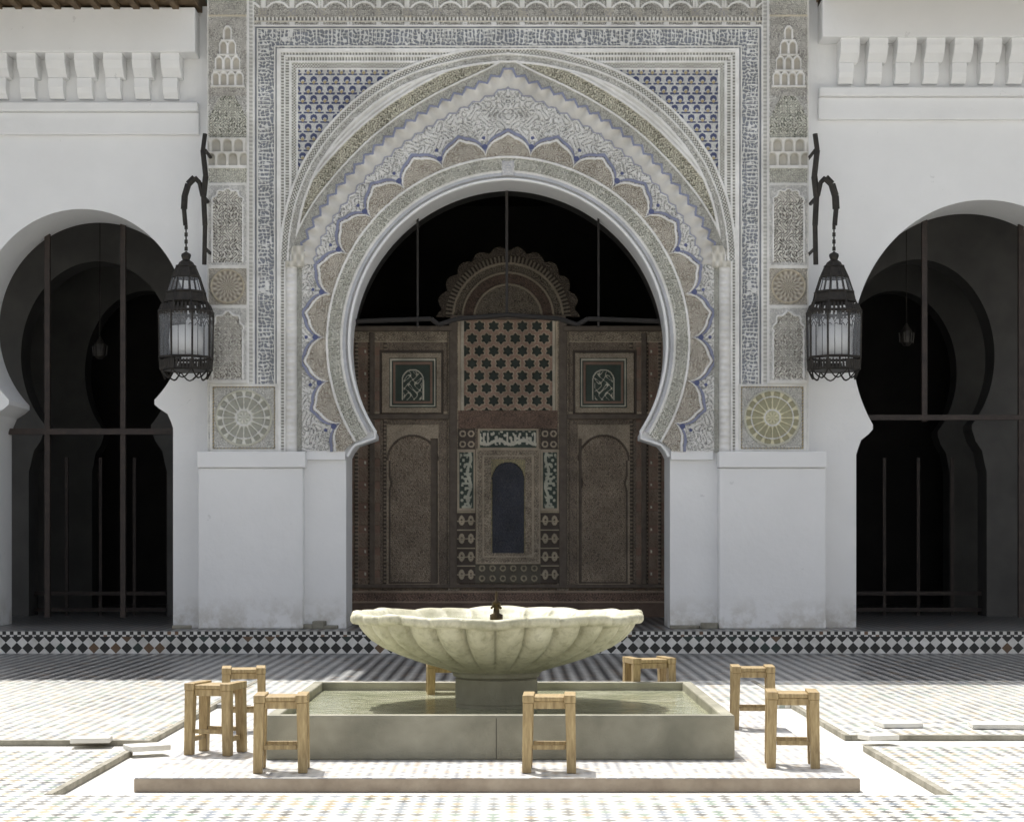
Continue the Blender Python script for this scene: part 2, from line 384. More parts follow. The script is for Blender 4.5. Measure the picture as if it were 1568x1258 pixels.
class Canvas:
    def __init__(s,x0,x1,y0,y1,st):
        xs=np.arange(x0,x1+st*.5,st); ys=np.arange(y0,y1+st*.5,st)
        s.X,s.Y=np.meshgrid(xs,ys); s.c=np.zeros(s.X.shape+(3,)); s.h=np.zeros(s.X.shape); s.nx=len(xs); s.ny=len(ys)
    def put(s,m,fg,bg,pat,h0=0.,hr=0.022):
        m=m.astype(bool); p=(pat*np.ones(s.X.shape))[m][:,None]
        s.c[m]=np.array(fg)*p+np.array(bg)*(1-p); s.h[m]=h0+hr*p[:,0]
    def build(s,name,d,mat,parent,keep=None):
        wxs=(s.X-CX)*d/F; wzs=E-(s.Y-HY)*d/F
        s.h[0,:]=0;s.h[-1,:]=0;s.h[:,0]=0;s.h[:,-1]=0
        co=np.stack([wxs,d-s.h,wzs],-1).reshape(-1,3).astype(np.float32)
        idx=np.arange(s.nx*s.ny).reshape(s.ny,s.nx)
        q=np.stack([idx[:-1,:-1],idx[1:,:-1],idx[1:,1:],idx[:-1,1:]],-1)
        if keep is not None:
            k=keep[:-1,:-1]&keep[1:,:-1]&keep[1:,1:]&keep[:-1,1:]; q=q[k]
        q=q.reshape(-1,4).astype(np.int32)
        me=bpy.data.meshes.new(name); me.vertices.add(len(co)); me.vertices.foreach_set("co",co.ravel())
        me.loops.add(q.size); me.loops.foreach_set("vertex_index",q.ravel())
        me.polygons.add(len(q)); me.polygons.foreach_set("loop_start",np.arange(0,q.size,4,dtype=np.int32))
        me.update(calc_edges=True)
        at=me.color_attributes.new("Col",'FLOAT_COLOR','POINT')
        cc=np.concatenate([np.clip(s.c,0,1).reshape(-1,3),np.ones((len(co),1))],1).astype(np.float32)
        at.data.foreach_set("color",cc.ravel())
        me.materials.append(mat)
        o=bpy.data.objects.new(name,me); col.objects.link(o); o.parent=parent; return o
P=(0.71,0.69,0.65); P2=(0.77,0.76,0.73); WH=(0.87,0.86,0.84); G=(0.22,0.215,0.20); BL=(0.12,0.14,0.27); GR=(0.10,0.13,0.07); OC=(0.44,0.36,0.20); LI=(0.38,0.39,0.46)
cv=Canvas(318.5,1237.5,-60,692,0.85)
X,Y=cv.X,cv.Y; U=np.abs(X-cA)
e=7.0
RR=np.hypot(U+e,Y-525); rho=RR-e; TH=np.degrees(np.arctan2(U+e,525-Y)); THm=np.degrees(np.arctan2(U,525-Y)); AL=np.radians(TH)*300
def curvedist(cu,cy,n=46):
    tt=np.linspace(0,len(cu)-1,n); cuD=np.interp(tt,np.arange(len(cu)),cu); cyD=np.interp(tt,np.arange(len(cu)),cy)
    ker=np.ones(3)/3; cu2=np.convolve(np.pad(cuD,1,'edge'),ker,'valid'); cy2=np.convolve(np.pad(cyD,1,'edge'),ker,'valid'); cu2[0]=0
    best=np.full(X.shape,1e9); arcl=np.zeros(X.shape); L=0
    for i in range(len(cu2)-1):
        ax,ay=cu2[i],cy2[i]; bx,by=cu2[i+1],cy2[i+1]; dx,dy=bx-ax,by-ay; l2=dx*dx+dy*dy+1e-9
        t=np.clip(((U-ax)*dx+(Y-ay)*dy)/l2,0,1); dd=np.hypot(U-ax-t*dx,Y-ay-t*dy); l=math.sqrt(l2)
        m=dd<best; best=np.where(m,dd,best); arcl=np.where(m,L+t*l,arcl); L+=l
    uc=np.interp(Y,cy2,cu2,left=-1)
    return np.where(U<uc,-best,best),arcl
dC,arcl=curvedist([0,14,40,80,122,165,208,250,285,308,322,328,330],[98,108,121,139,161,188,222,265,308,345,378,400,700.])
dO,arco=curvedist([0,60,126,170,210,250,285,312,332,342,346,347],[75,81,97,115,139,172,211,253,303,350,400,700.])
cv.put(U>-1,P,G,arab(U,Y,1.5))
field=(U<351)&(Y>78)
pat=arab(AL,rho,1.9,1.6); cv.put(field&(dC<0),P2,(0.30,0.305,0.305),pat,0,0.03)  # ground darkened in colour to deepen the shade between carvings
big=arab(AL,rho,4.6,1.4,.2); m=field&(dC<0)&(big>.5); cv.put(m,WH,(0.44,0.44,0.44),pat*.5+.5,0.018,0.02)
ph=np.mod(THm/13.6+0.5,1)-0.5
p2=np.abs(ph*2)
lob=286+27*(np.clip(1-(p2)**2.2,0,1))**.62+5*np.clip(1-p2*3.5,0,1)
mb=(rho<lob)&(Y<692)
cv.put(mb,(0.72,0.68,0.61),(0.30,0.255,0.20),arab(AL,rho,1.9,1.5),0.012,0.028)
cv.put((np.abs(rho-lob)<2.6)&(Y<692),(0.27,.29,.40),LI,1,0.05,0.01)
cv.put((np.abs(rho-lob+5.8)<2.0)&(Y<692)&(rho>280),WH,WH,1,0.055,0.01)
cv.put((np.hypot((np.abs(ph)-.5)*13.6*5.2,(rho-295))<4.2)&(Y<692),BL,BL,1,0.05,0)
cv.put((np.hypot((np.abs(ph)-.5)*13.6*5.2,(rho-309))<2.6)&(Y<692),BL,BL,1,0.04,0)
cv.put((rho<277)&(Y<692),(0.72,0.71,0.65),(0.29,0.30,0.25),arab(AL*1.0,(rho-266)*1.0,2.4,1.9,.3),0.015,0.028)
cv.put((np.abs(rho-277)<1.8)&(Y<692),WH,WH,1,0.05,0)
cv.put((rho<257)&(Y<692),P2,P2,1,0.03,0)
cv.put((rho<253.2)&(Y<692),(0.50,.51,.54),LI,1,0.03,0)
cv.put((U<9)&(Y>247)&(Y<271),P2,LI,arab(U,Y,1.5),0.055,0.01)
tooth=np.abs(np.mod(arcl/21,1)-.5)*2
mL=field&(dC<1)&(dC>-26-5*tooth)&(Y<405)
fold=0.5+0.5*np.cos(arcl/21*2*np.pi)
cv.put(mL,(0.82,0.80,0.76),(0.62,0.60,0.56),fold*sm(-28,-6,dC),0.02,0.08)
cv.put(field&(np.abs(dC+27+5*tooth)<1.3)&(Y<405),LI,LI,1,0.04,0)
edge=-3-8*tooth
cv.put(field&(dC>edge)&(dC<7)&(Y<405),(0.60,0.59,0.54),(0.28,0.28,0.26),arab(arcl,dC,1.4),0.03,0.015)
cv.put(field&(np.abs(dC-edge)<2.1)&(Y<405),(0.29,0.31,0.42),LI,1,0.07,0)
def cb(a,b,fg,bg,pat,h=0.03,hr=0.02): cv.put(field&(dC>a)&(dC<=b)&(Y<400),fg,bg,pat,h,hr)
cb(7,10,WH,WH,1,.06); cb(10,30,(0.70,0.67,0.56),(0.17,0.17,0.13),arab(arcl,dC-20,2.5,1.8,.32),.02,.038)
cb(30,33.5,WH,WH,1,.065)
cv.put(field&(dC>33.5)&(dO<0)&(Y<400),P2,P2,1,.035,0)
cv.put(field&(dC>36.5)&(dC<40)&(dO<-22)&(Y<400),WH,WH,1,.06,0)
gx=np.mod(U,17)/17; off=np.mod(np.floor(Y/14.5),2)*.5; gx=np.mod(gx+off,1); gy=np.mod(Y,14.5)/14.5
blu=((np.hypot((gx-.5)*17,(gy-.45)*14.5)<5.2)&~(np.hypot((gx-.5)*17,(gy-.62)*14.5)<2.6))|((np.abs(gx-.5)<.40)&(np.abs(gy-.9)<.09))
och=(np.hypot((gx-.5)*17,(gy-.72)*14.5)<2.4)
sp_=field&(dO>0)&(Y<400)
cv.put(sp_,(0.72,.72,.70),(0.48,.48,.48),arab(U,Y,1.2),0.0,.006)
cv.put(sp_&blu,(0.085,0.10,0.19),(0.09,0.12,0.24),1,0.012,0); cv.put(sp_&och,(0.50,.42,.24),OC,1,.012,0)
def ob(a,b,fg,bg,pat,h=.04,hr=.01): cv.put(field&(dO>=a)&(dO<b)&(dC>7)&(Y<400),fg,bg,pat,h,hr)
ck=(np.mod(np.floor(arco/2.6)+np.floor(dO/2.6),2))
def lob1(c,w): return np.sqrt(np.clip(1-((U-c)/w)**2,0,1))
cv.put((U>315)&(U<348)&(Y>408),(0.5,.5,.46),(0.28,.28,.25),arab(U,Y,1.3),0,.01)
mc=(U>323)&(U<340)&(Y>408); cv.put(mc,WH,(0.62,.61,.57),np.clip(lob1(331.5,9)*(.88+.12*np.sin(Y/1.6)),0,1),0.0,.09)
mcap=(U>311)&(U<344)&(Y>377)&(Y<410); cv.put(mcap,(0.78,.75,.67),(0.45,.43,.38),np.clip(.6+.4*np.sin(U/1.8)*np.sin(Y/4),0,1),0.07,.05)
cv.put((U>343)&(U<351)&(Y>400),P2,(0.42,.42,.38),arab(U,Y,1.2),.01,.02)
df=np.minimum(351-U,Y-78)
al=np.where(351-U<Y-78,Y,U)
lowcut=Y<692
def fr(a,b,fg,bg,pat,h=.04,hr=.01): cv.put((df>=a)&(df<b)&lowcut,fg,bg,pat,h,hr)
fr(0,4,WH,WH,1,.06); fr(4,8,P2,(0.30,.30,.27),np.mod(np.floor(al/2.4),2),.03); fr(8,11,WH,WH,1,.06)
ff=(Y<400)
cv.put((df>=11)&(df<16)&ff,P2,(0.3,.3,.27),np.mod(np.floor(al/2.2),2),.03,.01); cv.put((df>=16)&(df<20)&ff,WH,WH,1,.06,0)
cv.put((df>=20)&(df<27)&ff&(dO>0),P2,(0.3,.3,.26),np.mod(np.floor(al/2.2)+np.floor(df/2.3),2),.02,.01); cv.put((df>=27)&(df<30)&ff&(dO>0),WH,WH,1,.04,0)
ob(-22,-18,WH,WH,1,.06); ob(-18,-10,P2,(0.30,.30,.27),arab(arco,dO,1.3),.03,.02); ob(-10,-7,WH,WH,1,.065); ob(-7,1,P2,(0.23,.23,.20),ck,.035); ob(1,5,WH,WH,1,.07)
inner_=field&(dO<-22)&(dC>33.5)&(df<30)&(Y<400); cv.put(inner_,P2,P2,1,.035,0)
b=np.where((351-U)<(Y-78),(U-353)/34,(78-Y)/36)
al2=np.where((351-U)<(Y-78),Y,X)
nk=naskh(al2,np.clip(b,0,1),34.)
fr(-38,0,(0.80,.80,.79),(0.31,.33,.37),nk,.03,.03)
fr(-2.5,0,WH,WH,1,.065); fr(-38,-35.5,WH,WH,1,.065)
fr(-6.5,-4.5,P2,P2,1,.06); fr(-33,-31,P2,P2,1,.06)
fz=(df<-38)&(U<391)
ax_=np.mod(X-cA+22,44)-22
cv.put(fz,P,(0.24,.24,.22),arab(X-cA,Y,1.8,1.6),.03,.035)
archm=np.abs(np.hypot(ax_,Y-24)-19)<1.6
cv.put(fz&archm&(Y<24),WH,WH,1,.07,0)
cv.put(fz&(np.abs(np.abs(ax_)-20)<1.8),P2,P2,1,.07,0)
cv.put(fz&(np.abs(ax_)>15)&(Y>14)&(Y<28),(0.62,.58,.48),LI,arab(X,Y,1.5),.05,.02)
cv.put(fz&(Y>28)&(Y<33),P2,G,np.mod(np.floor(X/3),2),.03,.01); cv.put(fz&(Y>33)&(Y<36),(0.68,.64,.55),WH,1,.06,0)
cv.put(fz&(np.abs(Y+22)<2),WH,WH,1,.06,0)
cv.put((U>=389)&(U<397),P2,(0.42,.42,.39),(np.mod(np.floor(Y/3),2)*.6+.2),.05,.01)
cv.put((U>=388.5)&(U<390),WH,WH,1,.06,0); cv.put((U>=395.5)&(U<397.5),WH,WH,1,.11,0)
pl=(U>=397.5); lx=U-427.5; H0=0.10
cv.put(pl,(0.66,.64,.59),G,arab(lx,Y,1.5),H0,.02)
def seg(y0,y1): return pl&(Y>=y0)&(Y<y1)
def mq(w,h,y0):
    r=np.floor((Y-y0)/h); cyy=(Y-y0)/h-r; c=np.mod(lx/w+.5*np.mod(r,2)+.5,1)-.5
    rr_=np.where(cyy<.45,np.hypot(c,(cyy-.45)*h/w),np.abs(c))
    return r,1-sm(.30,.42,rr_),cyy
cv.put(seg(-150,28),(0.68,.66,.61),(0.34,.335,.31),arab(lx,Y,1.9),H0,.025)
cv.put(seg(26,30),(0.64,.58,.46),(0.45,.35,.2),1,H0+.03,0)
cv.put(seg(30,150),(0.72,.70,.66),(0.31,.30,.28),arab(lx,Y,1.7),H0+.01,.025)
# hanging stalactite niches: three stepped niches in a pointed frame
for (yc,hw) in ((52,7),(74,13),(98,19),(122,23)):
    for cx_ in ([0] if hw<8 else ([-6.5,6.5] if hw<14 else ([-13,0,13] if hw<20 else [-18,-6,6,18]))):
        dx=lx-cx_; w_=5.6
        ins=np.where(Y<yc,np.hypot(dx,(Y-yc)*.75),np.abs(dx))
        z_=(Y>yc-10)&(Y<yc+14)&(ins<w_)
        cv.put(z_&pl,(0.60,.57,.51),(0.60,.57,.51),1,H0-.03,0)
        cv.put((Y>yc-11)&(Y<yc+14)&(np.abs(ins-w_)<1.1)&pl,WH,WH,1,H0+.05,0)
    cv.put(pl&(np.abs(Y-yc-14)<1.6)&(np.abs(lx)<hw+3),P2,P2,1,H0+.06,0)
cv.put(seg(150,215),(0.74,.73,.66),(0.15,.165,.13),arab(lx,Y-180,2.6,1.8,.29),H0,.03)
aw=np.abs(lx)>26*np.sqrt(np.clip((Y-146)/34,0,1)); cv.put(seg(150,180)&aw,P2,G,arab(lx,Y,1.4),H0+.01,.02)
r,ins,cyy=mq(17,21,214); cv.put(seg(214,256),(0.80,.78,.73),(0.55,.53,.48),1-ins,H0,.07)
cv.put(seg(256,261),WH,WH,1,H0+.05,0)
cv.put(seg(261,282),(0.70,.69,.62),(0.34,.345,.31),arab(lx,Y,2.2,1.0),H0,.02)
cv.put(seg(282,286),P2,P2,1,H0+.03,0)
def apanel(y0,y1,fg,bg,p,spring):
    inner=(np.abs(lx)<25)&(Y>y0+5)&(Y<y1-4)
    cv.put(seg(y0,y1),P2,(0.42,.42,.42),arab(lx,Y,1.25),H0+.02,.015)
    ar=np.where(Y<spring,np.hypot(lx,(Y-spring)*25/(spring-y0-5)),np.abs(lx))
    sc=22.5+1.8*np.cos(np.arctan2(lx,spring-Y)*10)*(Y<spring)
    cv.put(seg(y0,y1)&inner&(ar<sc),fg,bg,arab(lx,Y-spring,p,1.7,.32),H0-.01,.035)
    cv.put(seg(y0,y1)&inner&(np.abs(ar-sc-1)<1.4),WH,LI,1,H0+.05,0)
apanel(286,408,(0.76,.74,.69),(0.17,.16,.145),3.1,315)
cv.put(seg(408,413),P2,P2,1,H0+.03,0)
rr=np.hypot(lx,Y-440); th=np.arctan2(lx,Y-440)
cv.put(seg(413,468),(0.64,.60,.53),(0.32,.30,.27),arab(lx,Y-440,1.5),H0,.02)
cv.put(seg(413,468)&(rr<25),(0.62,.57,.48),(0.28,.25,.21),.5+.5*np.cos(16*th)*np.cos(rr/2.2),H0+.01,.03)
cv.put(seg(413,468)&(np.abs(rr-25)<1.3),(0.55,.49,.38),OC,1,H0+.05,0)
cv.put(seg(468,473),P2,P2,1,H0+.03,0)
apanel(473,585,(0.76,.74,.69),(0.27,.25,.22),2.7,510)
cv.put(seg(583,590),P2,P2,1,H0+.03,0)
cv.put((U>456.5),P2,P2,1,H0+.02,0)
cv.put((U>397)&(U<399),P2,P2,1,H0+.02,0)
sq=(U>351.5)&(U<456)&(Y>588)&(Y<692); lx2=U-403.5; ly2=Y-640; rr=np.hypot(lx2,ly2); th=np.arctan2(lx2,ly2)
cv.put(sq,P2,(0.38,.38,.36),arab(lx2,ly2,1.7),.05,.02)
sqm=np.maximum(np.abs(lx2),np.abs(ly2)); cv.put(sq&(sqm>48),P2,P2,1,.08,0); cv.put(sq&(np.abs(sqm-46.5)<1),OC,G,np.mod(np.floor((X+Y)/2.5),2),.06,0)
strap=1-sm(.10,.32,np.abs(np.sin(th*8+rr*.09)*np.sin(th*8-rr*.09)))
cv.put(sq&(rr<43),(0.78,.77,.71),(0.42,.42,.37),strap,.06,.03)
cv.put(sq&(rr<31)&(rr>13),(0.80,.79,.72),(0.42,.42,.37),1-sm(.12,.34,np.abs(np.sin(th*8))*np.clip((rr-8)/16,.2,1)*(.6+.4*np.abs(np.cos(rr/3)))),.07,.03)
cv.put(sq&(rr<12),(0.76,.75,.68),(0.46,.46,.40),.5+.5*np.cos(8*th)*np.cos(rr/1.9),.08,.02)
mm=sq&(rr<43)&(X>cA); cv.c[mm]*=np.array([.97,.93,.74])
cv.put(sq&(np.abs(rr-42)<1.7),(0.60,.59,.50),OC,1,.10,0); cv.put(sq&(np.abs(rr-32)<1.0),P2,P2,1,.10,0); cv.put(sq&(np.abs(rr-12)<1.2),P2,P2,1,.10,0)
wv=.90+.16*vnoise(X,Y,45,5)+.08*vnoise(X,Y,7,8); cv.c*=wv[...,None]
keep=~((rho<248)&(Y<664))
jam=np.interp(Y,[660,668,676,686,692],[214,216,232,247,250]); keep&=~((Y>=662)&(U<jam))
cv.build("carved_stucco_facade",DF,M_relief,bld,keep)
def sweep_px(name,pts,offs,mat):
    V=[];Fc=[]
    n=len(pts); k=len(offs)
    for i,(x,y) in enumerate(pts):
        x0,y0=pts[max(i-1,0)]; x1,y1=pts[min(i+1,n-1)]; tx,ty=x1-x0,y1-y0; l=math.hypot(tx,ty); nx,ny=ty/l,-tx/l
        for o,dd in offs: V.append((wx(x+nx*o,DF),DF-dd,wz(y+ny*o,DF)))
    for i in range(n-1):
        for j in range(k-1): Fc.append((i*k+j,i*k+j+1,(i+1)*k+j+1,(i+1)*k+j))
    return addmesh(name,V,Fc,mat,bld,smooth=True)
sweep_px("arch_bead",opening[1:-1],[(0.2,-0.05),(-0.3,0.02),(-1.2,0.055),(-3,0.06),(-4.6,0.05),(-5.2,0.02)],M_white)
box("pavilion_upper_frieze",wx(320,DF),wx(1236,DF),DF-0.08,DF+.034,wz(-60,DF)+.002,11.39,M_white,bld)

# ---------------------------------------------------------------- wooden screen
scr=empty("carved_wooden_screen")
DD=30.35
K=3.3
def k(c): return tuple(min(.9,v*K) for v in c)
WD=k((0.104,0.084,0.064)); WDk=k((0.032,0.025,0.02)); WL=k((0.175,0.148,0.113)); GN=k((0.022,0.03,0.024)); CR=k((0.25,0.24,0.205)); RD=k((0.10,0.066,0.05)); BB=k((0.012,0.014,0.02)); BK=(0.003,0.003,0.003)
cs=Canvas(532,1024,484,952,0.9)
X,Y=cs.X,cs.Y; U=np.abs(X-778)
cs.put(U>-1,WD,WDk,arab(U,Y,1.6),0,.01)
cs.put((U>196),WD,RD,(np.mod(Y,34)<22)*arab(U,Y,1.6),0,.02)
cs.put((U>196)&(np.abs(np.mod(Y,34)-28)<2.0)&(np.abs(U-219)<1.5),CR,CR,1,.02,0)
for uu in (188,212,232): cs.put(np.abs(U-uu)<2.5,WDk,WD,np.mod(np.floor(Y/3),2),.03,0)
cs.put((Y<508),WL,WDk,arab(U,Y,2.2),.02,.02); 
for yy in (508,522,632,640): cs.put(np.abs(Y-yy)<2,WL,WDk,1,.03,0)
cs.put((Y>508)&(Y<522)&(U>84),WL,WDk,arab(U,Y,1.5),0.01,.02)
def panel(uc,yc,hu,hv): return np.maximum(np.abs(U-uc)/hu,np.abs(Y-yc)/hv)
q=panel(148,586,47,48); cs.put(q<1,WL,WD,arab(U,Y,1.4),0.02,.01); cs.put(np.abs(q-1)<.04,WDk,WDk,1,0,0)
q=panel(146,586,36,38); cs.put(q<1,GN,WDk,1,0.0,0); cs.put(np.abs(q-.93)<.03,CR,CR,1,.015,0)
cs.put((q<.84),RD,WD,1,.01,0); cs.put((q<.74),GN,GN,1,.0,0)
ar=np.where(Y<582,np.hypot(U-146,Y-582),np.abs(U-146)); cs.put((q<.7)&(np.abs(ar-16)<1.0)&(Y<612),CR,CR,1,.015,0)
gl=(np.abs(np.sin((U-146)/3.1+2.2*np.sin(Y/5.))*np.sin(Y/4.3+1.5*np.sin((U-146)/4)))<.14)&(ar<14)
cs.put((q<.7)&gl&(Y<612)&(Y>566),CR,CR,1,.015,0)
cs.put(np.abs(U-84)<9,WL,WDk,arab(U,Y,1.3)*.8,.05,.01)
L=(U<76)&(Y<628)
cs.put(L,WL,WD,1,.03,0)
rw=np.floor((Y-490)/19); hx=np.mod(U+11+11*np.mod(rw,2),22)-11; hy=(Y-490)-rw*19-9.5
th=np.arctan2(hx,hy); rs=np.hypot(hx,hy); 
cs.put(L&(U<68),k((0.12,.076,.058)),k((.15,.11,.083)),arab(U,Y,1.2),.03,.01)
cs.put(L&(U<68)&(rs<7.0+1.3*np.cos(6*th)),GN,BK,.5,.0,0)
cs.put(L&(U<68)&(np.abs(rs-8.2-1.3*np.cos(6*th))<.9),WL,WL,1,.04,0)
cs.put((np.abs(U-70)<2.5)&(Y<628),WL,CR,.6,.06,0)
cs.put((U<76)&(Y>628)&(Y<655),RD,WDk,arab(U,Y,1.6),.03,.02)
cs.put((U<47)&(Y>656)&(Y<688),WL,WL,1,.04,0); t=(U<43)&(Y>659)&(Y<685); cs.put(t,CR,GN,script(X,(685-Y)/26,6.),.03,.01)
t=(U>50)&(U<76)&(Y>656)&(Y<688); cs.put(t,WL,WDk,(np.abs(np.hypot(np.mod(U-50,13)-6.5,np.mod(Y-656,16)-8)-4)<1.2).astype(float),.03,.01)
t=(U>50)&(U<78)&(Y>688)&(Y<782); cs.put(t,WL,WL,.5,.03,0); t=(U>53)&(U<75)&(Y>692)&(Y<778); cs.put(t,k((.20,.20,.165)),GN,script(Y*0.9,(U-53)/22,6.5),.03,.01)
t=(U>50)&(U<78)&(Y>783)&(Y<893); bb=np.hypot(np.mod(U-50,14)-7,(np.mod(Y-783,27.5)-13.7)*.6); cs.put(t,k((.18,.155,.115)),WDk,((bb<4.6)&(bb>1.6)|(np.mod(Y-783,13.7)<1.8)).astype(float),.03,.02)
t=(U<50)&(Y>862)&(Y<893); bb=np.hypot(np.mod(U,16)-8,np.mod(Y-862,15.5)-7.7); cs.put(t,k((.15,.13,.095)),k((.045,.04,.03)),((bb<5)&(bb>2.6)).astype(float),.03,.02)
t=(U<48)&(Y>688)&(Y<862); cs.put(t,WL,WDk,arab(U,Y,1.4),.035,.015)
for hh,vv in ((48,87),(38,77)): q=np.maximum(U-hh,np.abs(Y-775)-vv); cs.put(np.abs(q)<1.5,WL,WL,1,.06,0)
t=(U<26)&(Y>703)&(Y<846); cs.put(t,k((.17,.14,.08)),k((.06,.065,.05)),arab(U,Y,1.5),.02,.01)
ar=np.where(Y<735,np.hypot(U,(Y-735)*.9),U*1.04); cs.put(t&(ar<25),BB,k((.03,.03,.034)),arab(U,Y,1.8),-.02,.01)
hs_=np.where(Y<705,np.hypot(U-146,Y-705)-3,np.abs(U-146)+np.clip(1-np.abs(Y-740)/12,0,1)*3)
dr=(U>106)&(U<186)&(Y>650)&(Y<898)
cs.put(dr,WL,WD,arab(U,Y,1.5),.04,.01)
cs.put(dr&(hs_<37)&(Y<893),WD,WDk,.2,.05,0)
dsc=k((0.155,.128,.10)); cs.put(dr&(hs_<34)&(Y<890),dsc,k((.052,.041,.031)),arab(U-146,Y,2.1,1.9,.34),-.02,.03)
cs.put((U>108)&(U<119)&(X<778)&(Y>672)&(Y<892),BK,BK,1,-.05,0)
cs.put((U>108)&(U<113)&(X>778)&(Y>672)&(Y<892),BK,BK,1,-.05,0)
for yy in (898,906,921): cs.put(np.abs(Y-yy)<2.0,WL,RD,.5,.05,0)
cs.put((Y>923),WDk,RD,.6,.04,0); cs.put((Y>907)&(Y<920),RD,WDk,arab(U*.6,Y,1.8),.03,.01)
kp=~((U>84)&(Y<506))&~((U>70)&(U<=84)&(Y<492)) 
cs.c*=(.78+.4*vnoise(X,Y,26,2))[...,None]
cs.build("screen_panels",DD,M_carved,scr,kp)
box("screen_core",wx(533,DD),wx(1023,DD),DD+0.02,DD+0.1,ZP,wz(508,DD),M_score,scr)
box("screen_upper_core",wx(696,DD),wx(860,DD),DD+0.021,DD+0.1,wz(508,DD)+.002,wz(486,DD),M_score,scr)
a=Acc()
for x0,x1,y0,y1,p in ((532,694,500,508,.12),(862,1024,500,508,.12),(690,866,484,490,.14),(532,1024,894,900,.08),(688,700,490,900,.09),(856,868,490,900,.09),(532,688,634,642,.07),(868,1024,634,642,.07),(566,574,510,894,.06),(982,990,510,894,.06)):
    a.box(wx(x0,DD),wx(x1,DD),DD-p,DD-.001,wz(y1,DD),wz(y0,DD))
a.make("screen_mouldings",M_score,scr,bevel=.01)
ct=Canvas(655,901,375,486,0.9); X,Y=ct.X,ct.Y; R_=np.hypot(X-778,Y-488); T_=np.arctan2(X-778,488-Y)
dg=T_*60
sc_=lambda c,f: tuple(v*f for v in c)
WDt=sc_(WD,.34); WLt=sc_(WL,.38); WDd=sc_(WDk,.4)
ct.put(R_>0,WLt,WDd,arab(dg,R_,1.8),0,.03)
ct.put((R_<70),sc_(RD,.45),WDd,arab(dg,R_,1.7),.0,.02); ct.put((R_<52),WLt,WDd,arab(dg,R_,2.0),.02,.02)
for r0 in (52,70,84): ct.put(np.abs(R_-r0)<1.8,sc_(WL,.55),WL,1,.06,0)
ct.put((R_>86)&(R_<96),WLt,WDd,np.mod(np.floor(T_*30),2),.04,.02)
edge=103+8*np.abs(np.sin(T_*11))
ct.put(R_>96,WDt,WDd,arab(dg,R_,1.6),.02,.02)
ct.build("tympanum",DD+0.04,M_carved,scr,(R_<edge))

